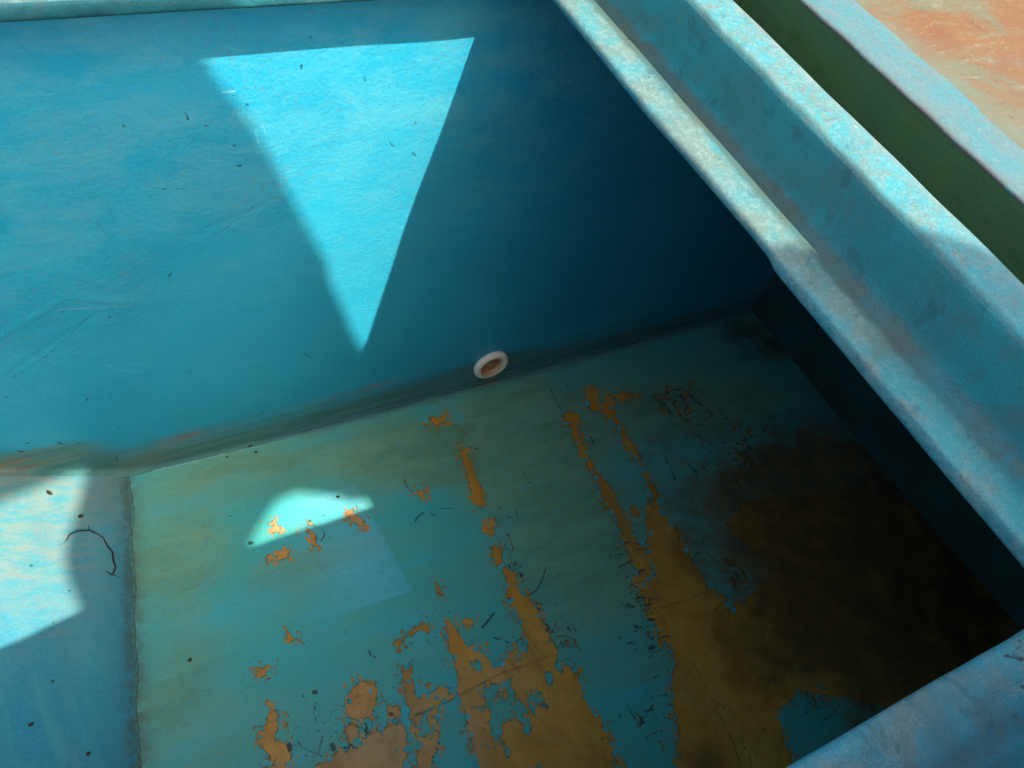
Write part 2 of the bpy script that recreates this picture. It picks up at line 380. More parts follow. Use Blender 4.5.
def tube(pts, radii, seg=8):
    pts = [np.array(p, float) for p in pts]; V = []; F = []
    for i, p in enumerate(pts):
        t = pts[min(i + 1, len(pts) - 1)] - pts[max(i - 1, 0)]; t /= np.linalg.norm(t)
        a = np.cross(t, [0, 0, 1.0]); a = a / np.linalg.norm(a) if np.linalg.norm(a) > 1e-6 else np.array([1.0, 0, 0])
        b = np.cross(t, a)
        for k in range(seg):
            an = 2 * np.pi * k / seg; V.append(p + radii[i] * (a * np.cos(an) + b * np.sin(an)))
    for i in range(len(pts) - 1):
        for k in range(seg):
            F.append((i * seg + k, i * seg + (k + 1) % seg, (i + 1) * seg + (k + 1) % seg, (i + 1) * seg + k))
    F.append(tuple(range(seg))[::-1]); F.append(tuple(range((len(pts) - 1) * seg, len(pts) * seg)))
    return V, F

# ------------------------------------------------------------------ the tub
TUB0 = (0.5, 0.6, -1.50)
tub = empty('fiberglass_tank', TUB0, 'deep open fiberglass tank with chipped turquoise paint and rounded raised rim', 'tank')

def W2(p): w = at_y(p); return (w[0], w[2])
def F2(p): w = at_floor(p); return (w[0], w[1])
def P2(p): w = at_panel(p); return (w[0], w[1])
G = lambda P, c, sx, sy, a=1.0: a * np.exp(-((P[:, 0] - c[0]) / sx) ** 2 - ((P[:, 1] - c[1]) / sy) ** 2)

# far wall: straight panel, then a cove turning into the floor
def build_wall():
    xs = np.concatenate([np.linspace(-1.0, -.42, 20, endpoint=False), np.arange(-.42, 1.6, .0045), np.linspace(1.6, 2.36, 90)])
    zt = -.021
    n1, n2 = 330, 12
    X = np.repeat(xs[:, None], n1 + n2, 1); Yv = np.zeros_like(X); Zv = np.zeros_like(X)
    zb = np.array([float(np.maximum(zf(x), z_panel(x, Y0) if x < chine_x(Y0) else -9)) for x in xs])
    k = np.ones(25) / 25
    zb = np.where((xs > -.2) & (xs < .2), np.convolve(np.pad(zb, 12, 'edge'), k, 'valid'), zb)
    R = .014
    for j in range(n1): Zv[:, j] = zt + (zb + R - zt) * j / (n1 - 1)
    Yv[:, :n1] = Y0
    for j in range(n2):
        a = (j + 1) / n2 * np.pi / 2
        Yv[:, n1 + j] = Y0 - R * (1 - np.cos(a)) - .0005; Zv[:, n1 + j] = zb + R - R * np.sin(a) - (.004 if j == n2 - 1 else 0)
    hgt = Zv - zb[:, None]
    Yv += .006 * noise2(X, Zv, 3, 4.0, 3) * np.clip(hgt / .3, 0, 1)
    # long shallow ridges
    for (a, b, w_, h_) in [((0, 335), (60, 300), .010, .0018), ((60, 295), (130, 303), .010, .0015), ((195, 235), (262, 205), .007, -.001), ((10, 372), (95, 315), .009, -.0014)]:
        dd, _ = seg_dist(np.stack([X.ravel(), Zv.ravel()], 1), np.array(W2(a)), np.array(W2(b)))
        Yv -= (h_ * np.exp(-(dd / w_) ** 2)).reshape(X.shape)
    P = np.stack([X.ravel(), Zv.ravel()], 1); h = hgt.ravel()
    dirt = np.clip(1.05 - h / .17, 0, 1) + .25 * np.exp(-(h / .3) ** 2)
    dirt += G(P, W2((60, 455)), .12, .05, .3) - G(P, W2((60, 430)), .25, .05, .35)
    dirt += G(P, W2((490, 366)), .10, .05, .6)
    rust = G(P, W2((490, 382)), .05, .03, .7) + G(P, W2((188, 438)), .10, .028, .9) + G(P, W2((5, 467)), .07, .025, 1.3) + G(P, W2((352, 392)), .14, .014, .8) + G(P, W2((50, 462)), .1, .014, .7) + G(P, W2((160, 455)), .1, .03, .6)
    sun_chalk = np.clip(1.1 - (-P[:, 1] - .1) / .9, 0, 1) * np.clip(1.4 - np.abs(P[:, 0]) * .4, 0, 1)  # chalk grows toward the top, raised to brighten the sunlit area
    dark = np.full(len(P), .05)
    for a, b, r_ in [((123, 125), (125, 127), .0024), ((237, 165), (240, 165), .003), ((185, 113), (188, 119), .0022), ((205, 125), (207, 126), .0025),
                     ((97, 78), (98, 80), .0012), ((41, 100), (42, 101), .0014), ((18, 451), (23, 452), .0028), ((58, 442), (62, 444), .003), ((26, 443), (29, 443), .0025),
                     ((78, 443), (80, 444), .0022), ((116, 456), (118, 461), .002), ((168, 277), (172, 272), .002), ((108, 316), (110, 318), .002),
                     ((390, 143), (394, 148), .0018), ((413, 154), (416, 157), .0022), ((301, 65), (302, 70), .002), ((364, 78), (366, 82), .002),
                     ((87, 398), (88, 400), .0022), ((303, 352), (310, 357), .002), ((118, 427), (119, 428), .002)]:
        dark = np.minimum(dark, line_sdf(P, [W2(a), W2(b)], r_))
    for pts, r_ in [([(208, 239), (230, 225), (262, 200)], .0006), ([(15, 376), (50, 352), (75, 330), (88, 318)], .0009),
                    ([(360, 412), (390, 404), (420, 396)], .0012), ([(310, 417), (345, 407), (372, 398)], .001), ([(300, 426), (340, 414), (385, 403), (430, 391), (470, 380)], .0007), ([(500, 372), (560, 356), (640, 334), (740, 310)], .0022), ([(145, 186), (160, 189), (190, 188)], .0010)]:
        dark = np.minimum(dark, line_sdf(P, [W2(q) for q in pts], r_))
    dark = np.minimum(dark, np.where(P[:, 0] > .45, np.clip(np.abs(h - .006) - .0012 - .0007 * noise2(P[:, 0], P[:, 0] * 0, 41, 30, 3), -.05, .05), .05))
    light = np.full(len(P), .05)
    for pts, r_ in [([(190, 376), (200, 376), (210, 379), (217, 383)], .0016), ([(55, 309), (85, 307), (130, 306)], .0014), ([(222, 92), (235, 91)], .002),
                    ([(245, 368), (256, 372)], .0015), ([(108, 366), (122, 370), (140, 372)], .0012), ([(255, 130), (258, 142)], .002), ([(262, 125), (266, 133)], .0015),
                    ([(8, 353), (50, 360), (100, 365), (160, 364)], .0007), ([(200, 372), (250, 362), (300, 356)], .0007)]:
        light = np.minimum(light, line_sdf(P, [W2(q) for q in pts], r_))
    V = np.stack([X, Yv, Zv], -1).reshape(-1, 3)
    mesh_obj('far_wall', V, grid_faces(len(xs), n1 + n2, True), M_WALL, tub, dict(dirt=dirt, rust=np.clip(rust, 0, 1), sun_chalk=sun_chalk, dark=dark, light=light), origin=TUB0)
build_wall()

PEEL = [
 [(428,421),(432,417),(445,416),(447,423),(438,425),(431,425)],
 [(461,449),(466,451),(471,464),(478,480),(484,495),(486,504),(480,508),(474,500),(472,490),(466,470)],
 [(482,525),(488,529),(491,518),(496,518),(494,527),(490,536),(484,531)],
 [(493,549),(500,547),(503,560),(499,565),(495,557)],
 [(500,565),(504,575),(508,595),(511,605),(518,620),(525,635),(527,650),(516,650),(505,658),(497,666),(488,661),(481,650),(474,642),(467,646),(460,640),(455,628),(445,622),(448,645),(455,668),(460,680),(458,695),(463,712),(470,735),(476,775),(618,775),(612,745),(600,725),(590,715),(580,700),(582,688),(577,675),(571,667),(565,665),(560,674),(556,666),(557,652),(550,640),(543,628),(538,612),(528,598),(520,592),(514,585),(518,575),(510,569)],
 [(349,692),(358,683),(374,682),(376,700),(372,715),(362,722),(350,718),(346,705)],
 [(402,668),(410,666),(412,680),(418,700),(430,692),(444,686),(450,694),(440,702),(437,720),(439,740),(430,775),(414,775),(418,745),(412,722),(405,700),(403,684)],
 [(305,775),(325,760),(345,752),(358,745),(370,735),(382,728),(394,724),(404,722),(408,732),(408,748),(400,775)],
 [(346,728),(354,724),(360,736),(352,744),(347,738)], [(388,706),(398,706),(402,714),(396,720),(389,716)],
 [(258,735),(268,722),(273,708),(277,715),(278,730),(272,742),(288,744),(290,755),(282,775),(270,775),(268,750),(262,745)],
 [(258,668),(270,666),(266,674),(260,676)], [(286,634),(293,636),(294,640),(288,639)],
 [(394,644),(400,640),(408,632),(420,625),(431,621),(428,634),(425,629),(415,632),(404,640),(397,645)],
 [(436,582),(440,585),(442,596),(438,595)], [(464,620),(472,619),(471,627),(465,626)],
 [(268,523),(275,522),(282,530),(281,535),(272,531)], [(347,512),(352,510),(360,518),(367,526),(358,526),(352,520)],
 [(312,532),(316,535),(317,545),(311,540)], [(276,552),(288,551),(288,557),(278,559)], [(304,531),(309,529),(308,534)],
 [(268,558),(272,555),(272,562),(268,564)],
 [(416,491),(424,489),(425,498),(418,496)],
 [(563,415),(571,411),(580,415),(579,430),(582,440),(590,455),(597,470),(606,481),(613,490),(618,505),(628,520),(636,537),(645,552),(655,575),(640,592),(632,580),(636,573),(631,560),(625,545),(619,530),(612,515),(604,500),(595,482),(588,466),(580,452),(574,440),(570,428)],
 [(586,390),(592,387),(598,392),(600,404),(604,397),(612,395),(616,402),(614,414),(620,425),(628,438),(636,450),(641,458),(640,462),(632,458),(626,445),(618,430),(613,420),(606,418),(603,411),(594,411),(587,404)],
 [(612,395),(624,391),(635,395),(640,393),(638,399),(622,400)],
 [(643,474),(648,473),(655,485),(660,497),(656,498),(650,488)], [(629,507),(637,507),(640,514),(634,516)],
 [(644,506),(655,499),(668,520),(685,545),(697,570),(709,590),(725,596),(728,612),(740,606),(752,594),(764,582),(772,585),(772,562),(748,548),(735,532),(726,522),(742,505),(765,500),(800,496),(870,490),(950,520),(1040,600),(940,720),(860,700),(800,692),(775,712),(785,745),(800,775),(680,775),(677,715),(672,690),(675,665),(672,650),(662,640),(655,625),(648,610),(641,600),(640,590),(655,575),(648,545)],
 [(569,695),(578,690),(584,705),(592,712),(604,722),(598,728),(584,716),(574,708)],
]
ISL = [[(470,664),(478,661),(484,667),(479,673),(472,671)],
 [(478,690),(500,682),(511,679),(514,690),(513,699),(524,703),(531,725),(530,735),(524,735),(515,718),(505,722),(500,735),(504,745),(495,747),(490,735),(491,712),(486,700)],
 [(529,692),(537,688),(550,707),(546,711),(540,702),(534,716),(528,706)], [(546,674),(552,674),(551,688),(546,684)], [(532,775),(538,764),(545,764),(544,775)],
 [(512,655),(519,654),(521,659),(514,660)], [(505,748),(511,748),(512,756),(506,757)],
 [(640,520),(648,545),(640,548),(633,532)]]
def rect(x0, x1, y0, y1): return [(x0, y0), (x1, y0), (x1, y1), (x0, y1)]
def build_floor():
    ys = np.concatenate([np.linspace(-.2, .34, 40, endpoint=False), np.arange(.34, Y0 - .013, .0042), [Y0 - .012]])
    us = np.concatenate([np.arange(0, 1.62, .0045), np.linspace(1.62, 2.75, 190)])
    Yv = np.repeat(ys[None, :], len(us), 0)
    X = chine_x(Yv) + us[:, None]
    Z = zf(X) + .0035 * noise2(X, Yv, 8, 5, 2) * np.clip(us[:, None] / .1, 0, 1)
    P = np.stack([X.ravel(), Yv.ravel()], 1)
    peel = np.full(len(P), .05)
    for pl in PEEL: peel = np.minimum(peel, poly_sdf(P, [F2(q) for q in pl]))
    for pl in ISL: peel = np.maximum(peel, -poly_sdf(P, [F2(q) for q in pl]))
    for c in [(503, 695)]:
        peel = np.minimum(peel, line_sdf(P, [F2(c), F2((c[0] + 1, c[1]))], .012))
    dark = np.full(len(P), .05); light = dark.copy(); crack = dark.copy()
    DK = [([(415,522),(417,517),(424,512)], .0025), ([(429,511),(432,515),(436,514)], .002), ([(404,479),(408,488),(414,492)], .0022), ([(424,499),(430,505),(434,508)], .0012),
          ([(440,508),(446,508),(454,508)], .002), ([(550,386),(554,396),(558,403),(562,412)], .0022), ([(566,382),(569,387)], .002), ([(591,437),(594,443)], .0035),
          ([(528,596),(537,590),(542,580),(546,568)], .0024), ([(522,582),(528,578)], .002), ([(482,628),(488,621),(494,613)], .003), ([(665,457),(671,468),(675,480)], .0028),
          ([(683,488),(690,496),(696,503)], .0018), ([(314,692),(316,692)], .006), ([(250,543),(251,543)], .006), ([(534,603),(543,604)], .0025), ([(550,603),(556,604)], .002),
          ([(516,510),(517,514)], .002), ([(499,508),(500,509)], .0032), ([(507,517),(511,517)], .0025), ([(322,528),(325,535),(321,541)], .002), ([(328,534),(331,540)], .0018),
          ([(369,651),(371,655)], .003), ([(374,656),(375,657)], .003), ([(345,629),(346,636)], .0015), ([(302,694),(304,697)], .0022), ([(316,702),(314,712),(317,722)], .0018),
          ([(305,748),(312,752),(322,756)], .002), ([(297,740),(302,748)], .002), ([(319,752),(321,742),(323,735)], .0016), ([(332,745),(334,749)], .006), ([(289,745),(290,749)], .006),
          ([(273,766),(277,756)], .0012), ([(390,714),(392,715)], .005), ([(494,638),(500,640)], .003), ([(505,641),(508,643)], .0025), ([(516,642),(522,638),(523,645)], .0018),
          ([(523,473),(526,477)], .0022), ([(526,484),(534,482)], .0015), ([(600,745),(605,735),(610,740)], .002), ([(617,733),(625,731),(634,744)], .0018), ([(560,642),(572,648)], .0022), ([(554,637),(566,636),(575,640)], .002),
          ([(461,443),(464,436)], .0012), ([(449,405),(455,412)], .001), ([(610,556),(611,557)], .003), ([(618,568),(631,561)], .0022), ([(620,571),(628,567)], .0016),
          ([(635,649),(637,651)], .003), ([(618,637),(621,639)], .003), ([(780,571),(785,563),(792,560)], .003), ([(427,640),(430,644)], .002), ([(447,610),(449,612)], .002)]
    for x0, y0, n_, seed in [(646, 575, 26, 1), (655, 620, 26, 2), (668, 660, 14, 3)]:
        rs = np.random.RandomState(seed)
        for _ in range(n_):
            a = rs.uniform(0, 1); px = x0 - 4 - 34 * a * rs.uniform(.3, 1); py = y0 + rs.uniform(-32, 38); L = rs.uniform(3, 11)
            DK.append(([(px, py), (px + L * .6, py - L * .12), (px + L, py - L * rs.uniform(-.05, .35))], rs.uniform(.001, .0028)))
    for pts, r_ in DK: dark = np.minimum(dark, line_sdf(P, [F2(q) for q in pts], r_))
    for pts, r_ in [([(315,691),(345,679),(390,663),(438,643)], .0012), ([(440,705),(448,712)], .002), ([(300,493),(296,500)], .001)]:
        light = np.minimum(light, line_sdf(P, [F2(q) for q in pts], r_))
    for pts, r_ in [([(372,733),(400,722),(440,706),(470,690),(500,674),(530,664),(556,654)], .0020), ([(509,660),(517,669),(524,679)], .0018), ([(350,724),(372,732)], .002),
                    ([(662,608),(685,600),(708,591)], .0018), ([(675,588),(692,589)], .0015), ([(690,658),(702,678),(715,703),(735,745),(742,768)], .002), ([(712,698),(725,708),(738,712)], .003), ([(735,742),(760,735),(765,728)], .004), ([(750,755),(753,768)], .003)]:
        crack = np.minimum(crack, line_sdf(P, [F2(q) for q in pts], r_))
    c0 = np.array(F2((357, 706))); rr = np.abs(np.hypot(*(P - c0).T) - .030) + .0005
    crack = np.minimum(crack, np.clip(rr, -.05, .05))
    rr = np.abs(np.hypot(*(P - np.array(F2((565, 690)))).T) - .026) + .0005; crack = np.minimum(crack, np.clip(rr, -.05, .05) + .002)
    g = lambda px, sx, sy, a=1.: G(P, F2(px), sx, sy, a)
    film = .30 + g((620, 560), .3, .3, .35) + g((520, 430), .38, .16, .95) + g((470, 470), .16, .11, .4) + g((570, 520), .2, .2, .55) + g((400, 450), .2, .08, .6) + g((250, 470), .3, .07, .4) + g((180, 600), .13, .25, .28) + g((170, 700), .1, .2, .15) + g((330, 560), .2, .07, .3) + g((700, 400), .4, .2, .5) + g((560, 600), .15, .25, .2) \
        - g((380, 620), .25, .2, .35) - g((640, 470), .1, .1, .2) - g((430, 500), .14, .05, .5) - g((430,415), .035, .03, 1.2) - g((462, 425), .02, .08, .5)
    flake = g((340, 745), .16, .1, .6) + g((660, 620), .07, .22, .7) + g((680, 400), .12, .07, 1.0) + g((740, 450), .2, .15, .85) + g((655, 720), .08, .12, .55) + g((515, 560), .03, .12, .8) + g((565, 640), .05, .08, .7) + g((720, 560), .10, .10, .6) \
        + g((470, 440), .02, .07, .7) + g((530, 600), .03, .06, .6) + g((745, 590), .06, .1, .8) + g((820, 700), .1, .1, .7) + g((640, 555), .03, .08, .4) + g((310, 530), .05, .05, .5) + g((560,720), .12, .08, .4)
    island = g((500, 710), .10, .08, .9) + g((420, 740), .12, .1, 1.0) + g((490, 655), .06, .04, .8) + g((740, 570), .07, .1, 1.2) + g((820, 700), .12, .1, 1.1) + g((320, 765), .1, .06, .8)
    pale = g((380, 745), .2, .12, 1.0) + g((500, 690), .12, .1, .4) + g((475, 750), .03, .12, .7) + g((275, 530), .1, .06, 1) + g((360, 515), .06, .06, 1)
    stain_shade = g((960, 600), .50, .6, .95) + g((745, 330), .12, .12, .9) + g((800, 340), .2, .07, .9) + g((870, 420), .12, .3, .8) + g((900, 480), .1, .1, .8) + g((700, 768), .12, .06, .7)  # dark stain, deepened to paint the heavy shade under the right deck
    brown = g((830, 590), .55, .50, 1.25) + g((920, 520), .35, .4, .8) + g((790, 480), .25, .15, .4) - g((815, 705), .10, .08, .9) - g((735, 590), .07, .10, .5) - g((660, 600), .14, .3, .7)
    light_patch = np.clip(-poly_sdf(P, [F2(q) for q in [(355, 485), (412, 590), (230, 650), (200, 600), (230, 520)]]) / .010 + .5, 0, 1) * np.clip((P[:, 0] - F2((270, 560))[0] - .02 * np.sin(P[:, 1] * 25)) / .20, 0, 1) ** 1.3  # weak reflected light on the floor, painted in as a paler colour
    dch = us[:, None] + 0 * Yv
    seam = np.exp(-(dch / .022) ** 2) + .3 * np.exp(-(dch / .05) ** 2); seam = np.clip(seam * np.clip(1.3 - (Yv - .5) * .9, .5, 1.2), 0, 1)
    seam = np.maximum(seam, .6 * np.exp(-((Y0 - Yv - .012) / .012) ** 2) * (X > .5))
    V = np.stack([X, Yv, Z], -1).reshape(-1, 3)
    mesh_obj('floor_panel', V, grid_faces(len(us), len(ys)), M_FLOOR, tub, dict(peel=peel, dark=dark, light=light, crack=crack, film=film, flake=flake, island=island, pale=np.clip(pale, 0, 1), stain_shade=np.clip(stain_shade, 0, 1), light_patch=light_patch, brown=brown, seam=seam.ravel()), origin=TUB0)
build_floor()

def build_side():
    ys = np.linspace(-.2, Y0 - .001, 330); us = np.linspace(0, .95, 260)
    Yv = np.repeat(ys[None, :], len(us), 0); X = chine_x(Yv) - us[:, None]; Z = z_panel(X, Yv)
    Z += .003 * noise2(X, Yv, 5, 6, 2) * np.clip(us[:, None] / .08, 0, 1)
    P = np.stack([X.ravel(), Yv.ravel()], 1); g = lambda px, sx, sy, a=1.: G(P, P2(px), sx, sy, a)
    dch = us[:, None] + 0 * Yv
    seam = np.clip(np.exp(-(dch / .02) ** 2) + .35 * np.exp(-(dch / .06) ** 2), 0, 1)
    sun_chalk = g((25, 540), .17, .22, 1.15) + g((60, 490), .2, .08, .6); rust = g((110, 490), .035, .09, .9) + g((75, 730), .025, .14, .5) + g((62, 650), .03, .12, .35) + g((20, 475), .12, .03, 1) + g((40, 530), .02, .08, .5)  # whitening centred on the sun patch paints in part of its brightness
    mesh_obj('side_panel', np.stack([X, Yv, Z], -1).reshape(-1, 3), grid_faces(len(us), len(ys), True), M_PANEL, tub, dict(seam=seam.ravel(), sun_chalk=np.clip(sun_chalk, 0, 1), rust=np.clip(rust, 0, 1)), origin=TUB0)
    # rough joint bead along the bend
    rs = np.random.RandomState(4); ysb = np.linspace(-.18, Y0 - .03, 240)
    pts = [(chine_x(y) + .003 * math.sin(y * 31) + rs.normal(0, .0007), y, float(zf(chine_x(y))) - .001) for y in ysb]
    V, F = tube(pts, [.0048 + .0006 * math.sin(i * .37) + rs.uniform(-.0009, .0009) for i in range(len(pts))], 10)
    mesh_obj('joint_bead', V, F, M_CHINE, tub, origin=TUB0)
    # fine bright line of sealant where floor meets wall
    xs = np.linspace(at_floor((150, 466))[0], at_floor((334, 424))[0], 60)
    pts = [(x, Y0 - .0125, float(zf(x)) + .001 + .0006 * math.sin(x * 80)) for x in xs]
    V, F = tube(pts, [.0024 * (1.0 - .55 * (i / 59)) * (1 if i % 23 else .3) for i in range(60)], 8)
    mesh_obj('sealant_bead', V, F, M_SEAM, tub, origin=TUB0)
build_side()

def build_hidden_walls():
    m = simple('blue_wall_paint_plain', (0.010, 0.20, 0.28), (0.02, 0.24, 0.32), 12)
    dm = simple('shaded_right_wall_paint', (0.014, 0.045, 0.040), (0.018, 0.07, 0.065), 8, .9)  # near-black colour stands in for the deep shadow below the deck
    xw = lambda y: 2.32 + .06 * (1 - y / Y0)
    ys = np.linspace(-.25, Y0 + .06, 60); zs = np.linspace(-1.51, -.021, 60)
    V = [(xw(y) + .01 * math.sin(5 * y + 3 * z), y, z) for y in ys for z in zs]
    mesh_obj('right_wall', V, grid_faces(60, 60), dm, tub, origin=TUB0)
    xs = np.linspace(-1.04, 2.45, 60)
    V = [(x, -.18, z) for x in xs for z in zs]; mesh_obj('near_wall', V, grid_faces(60, 60), m, tub, origin=TUB0)
    V = [(-.98, y, z) for y in ys for z in zs]; mesh_obj('left_wall', V, grid_faces(60, 60), m, tub, origin=TUB0)
build_hidden_walls()

# curled paint chips still hanging on along the peeled edges of the floor: one skin of loose paint
def paint_chips():
    rs = np.random.RandomState(12); V = []; F = []
    big = [PEEL[4], PEEL[5], PEEL[6], PEEL[7], PEEL[10], PEEL[23], PEEL[24], PEEL[28] if len(PEEL) > 28 else PEEL[27]]
    for pl in big:
        pw = [np.array(at_floor(q)) for q in pl]
        for i in range(len(pw)):
            a, b = pw[i], pw[(i + 1) % len(pw)]; L = np.linalg.norm(b - a)
            if a[0] > 1.55 or b[0] > 1.55 or a[1] < .3: continue
            for k in range(int(L / .020) + (rs.rand() < .4)):
                if rs.rand() < .45: continue
                c = a + (b - a) * rs.rand() + np.array([rs.normal(0, .006), rs.normal(0, .006), 0])
                r_ = rs.uniform(.003, .0085); n = rs.randint(5, 8); an0 = rs.uniform(0, 6.28); tilt = rs.uniform(0, 6.28); base = len(V)
                z0 = float(zf(c[0])) + .004; lift_ = rs.uniform(.15, .55) * r_
                ring_ = []
                for j in range(n):
                    an = an0 + 2 * np.pi * j / n; rr = r_ * rs.uniform(.55, 1.15) * (1 + .5 * abs(math.cos(an - tilt)))
                    up_ = lift_ * max(0, math.cos(an - tilt)) ** 2
                    ring_.append((c[0] + rr * math.cos(an), c[1] + rr * math.sin(an), z0 + up_))
                V.append((c[0], c[1], z0 - .0004)); V += ring_
                V.append((c[0], c[1], z0 - .0014)); V += [(x, y, z - .0009) for x, y, z in ring_]
                for j in range(n):
                    F.append((base, base + 1 + j, base + 1 + (j + 1) % n)); m = base + n + 1
                    F.append((m, m + 1 + (j + 1) % n, m + 1 + j)); F.append((base + 1 + j, m + 1 + j, m + 1 + (j + 1) % n, base + 1 + (j + 1) % n))
    m = simple('loose_paint_chip', (0.06, 0.33, 0.33), (0.10, 0.40, 0.38), 60, .5)
    o = mesh_obj('loose_paint_chips', V, F, m, tub, origin=TUB0, smooth=False); o['kind'] = 'stuff'
paint_chips()

# ------------------------------------------------------------------ raised rim (coaming) round the opening
H = .125
PROF = [(1.75, -.040), (.9, -.030), (.12, -.024), (.03, -.022), (.006, -.018), (.0, -.015), (-.0015, -.010), (.0, -.004), (.003, .0), (.010, .0015)]
PROF += [(x, .0015) for x in np.linspace(.02, .072, 9)] + [(.080, .006), (.0845, .014)]
PROF += [(.0865 - .001 * t, .014 + (H - .024) * t) for t in np.linspace(.1, 1, 8)]
PROF += [(.0865 + .010 * (1 - math.cos(a)), H - .010 + .010 * math.sin(a)) for a in np.linspace(.2, math.pi / 2, 6)]
PROF += [(x, H + .004 * math.sin((x - .10) / .065 * math.pi)) for x in np.linspace(.112, .158, 7)]
PROF += [(.164, H - .001), (.168, H - .005), (.170, H - .02), (.171, H - .10), (.176, H - .112), (.20, H - .115), (.32, H - .116), (.6, H - .118), (1.75, H - .12), (1.75, -.040)]
def build_rim():
    V = []; F = []; prof = []; sides = []
    # arc coordinate: 0 at the lip edge, growing over ledge, face, top
    arc = [0]
    for i in range(1, len(PROF)): arc.append(arc[-1] + math.dist(PROF[i], PROF[i - 1]))
    z0 = arc[8]; arc = [a - z0 for a in arc]
    def side(fn, L0, L1):
        n = 420; base = len(V); m = len(PROF)
        for i in range(n):
            t = i / (n - 1)
            for j, (dd, zz) in enumerate(PROF):
                lo, hi = L0 - dd, L1 + dd
                x, y = fn(lo + (hi - lo) * t, dd)
                V.append((x, y, zz)); prof.append(arc[j])
        for q in grid_faces(n, m): F.append(tuple(base + k for k in q))
    side(lambda s, dd: (XR + dd, s), YN, LIPY)
    side(lambda s, dd: (-s, LIPY + dd), -XR, -XL)
    side(lambda s, dd: (XL - dd, LIPY + YN - s), YN, LIPY)
    side(lambda s, dd: (s, YN - dd), XL, XR)
    V = np.array(V); prof = np.array(prof)
    w = np.clip(prof / .02 + 1.2, 0, 1) * (prof < .45)
    x, y, z = V[:, 0].copy(), V[:, 1].copy(), V[:, 2].copy()
    V[:, 2] += w * .0008 * noise2(x, y, 21, 22, 2)
    V[:, 0] += w * .0009 * noise2(y, z * 3, 22, 18, 3) * (x > XR - .01)
    cr = np.exp(-((prof - .203) / .012) ** 2)
    V[:, 0] += cr * .0011 * noise2(y, z, 31, 60, 3) * (x > XR); V[:, 2] += cr * .0012 * noise2(x, y, 32, 55, 3)
    V[:, 1] += w * .0014 * noise2(x, z * 3, 23, 18, 3) * ((y > LIPY - .01) | (y < YN + .01))
    # lip of the right-hand side bulges a little and hangs lower on its near half
    near = (x > XR - .01) & (x < XR + .05) & (prof < .03) & (prof > -.2)
    k = 1 / (1 + np.exp((y - .545) / .006)) * near
    V[:, 0] -= .002 * k * (prof < .006); V[:, 2] -= .006 * k * (z < -.008)
    V[:, 0] -= near * (prof < .01) * .005 * np.exp(-((y - .9) / .12) ** 2)
    fl = (y > LIPY - .006) & (y < LIPY + .03) & (prof < .06) & (prof > -.1) & (x < XR - .0)
    V[:, 1] += fl * .014; V[:, 2] -= fl * .008 * (z < -.009) * 1.6
    up = (y > LIPY - .001) & (y < LIPY + .10) & (prof > -.02) & (prof < .085)
    V[:, 2] -= up * .004 * np.clip((XR - x) / .08, 0, 1) * np.clip((prof + .02) / .012, 0, 1)
    dark = np.full(len(V), .05)
    P = np.stack([x, y], 1); D2 = lambda p: tuple(at_z(p, 0)[:2])
    on = z < .03
    for pts, r_ in [([(1003, 657), (1005, 651), (1008, 653)], .0012), ([(1010, 650), (1013, 647)], .0012), ([(1016, 648), (1019, 645)], .0011), ([(1014, 654), (1018, 659), (1022, 658)], .0018),
                    ([(946, 683), (948, 684)], .0022), ([(1010, 712), (1013, 715)], .002), ([(890, 376), (897, 384), (905, 397), (911, 404)], .0008), ([(598, 22), (602, 24)], .0014), ([(627, 41), (632, 38)], .0016)]:
        dark = np.where(on, np.minimum(dark, line_sdf(P, [D2(q) for q in pts], r_)), dark)
    o = mesh_obj('rim', V, F, M_DECK, tub, dict(prof=prof, dark=dark, farlip=(y > LIPY - .006) * 1.0, blue=np.clip((.62 - y) / .5, 0, 1) * (prof > -.01) * (prof < .30) * np.where((prof > .085) & (prof < .19), .4, 1)), origin=TUB0)
    bm = bmesh.new(); bm.from_mesh(o.data); bmesh.ops.remove_doubles(bm, verts=bm.verts, dist=1e-5)
    bmesh.ops.recalc_face_normals(bm, faces=bm.faces); bm.to_mesh(o.data); bm.free()
build_rim()

# ------------------------------------------------------------------ drain fitting low on the far wall
def lathe_y(prof, c, seg=72):
    V = []; F = []
    for (rr, dd) in prof:
        for k in range(seg):
            a = 2 * np.pi * k / seg; V.append((c[0] + rr * np.cos(a), c[1] - dd, c[2] + rr * np.sin(a)))
    for i in range(len(prof) - 1):
        for k in range(seg): F.append((i * seg + k, i * seg + (k + 1) % seg, (i + 1) * seg + (k + 1) % seg, (i + 1) * seg + k))
    return V, F
def ring_mat():
    n = NT('yellowed_white_plastic'); s = n.t.nodes.new('ShaderNodeSeparateXYZ'); n.put(s.inputs[0], n.co)
    col = n.mix(n.step(n.noise(60, 5, .6), .35, .65), (0.90, 0.76, 0.58), (0.94, 0.84, 0.68))
    grime = n.math('ADD', n.attr('grime'), n.mul(n.math('SUBTRACT', n.noise(50, 4), .5), .8))
    col = n.mix(n.mul(n.step(grime, .4, 1.0), .8), col, (0.42, 0.24, 0.07))
    return n.done(col, .4, n.bump(n.noise(120, 3), .15, .001), .5)
rc = at_y((490, 362.8)); rc = np.array([rc[0], Y0 - .006, rc[2]])
ro = .061
prof = [(ro - .002, -.006), (ro, .000), (ro, .007), (ro - .004, .013), (ro - .010, .016), (ro - .017, .015), (ro - .023, .010), (ro - .026, .003), (ro - .027, -.012), (ro - .027, -.03)]
V, F = lathe_y(prof, rc)
gr = [max(0, min(1, (1.0 if i >= 6 else .25 * (i >= 5)) * .75 + .85 * max(0, -(v[2] - rc[2]) / ro) * (i % 1 == 0))) for i, v in [(q // 72, V[q]) for q in range(len(V))]]
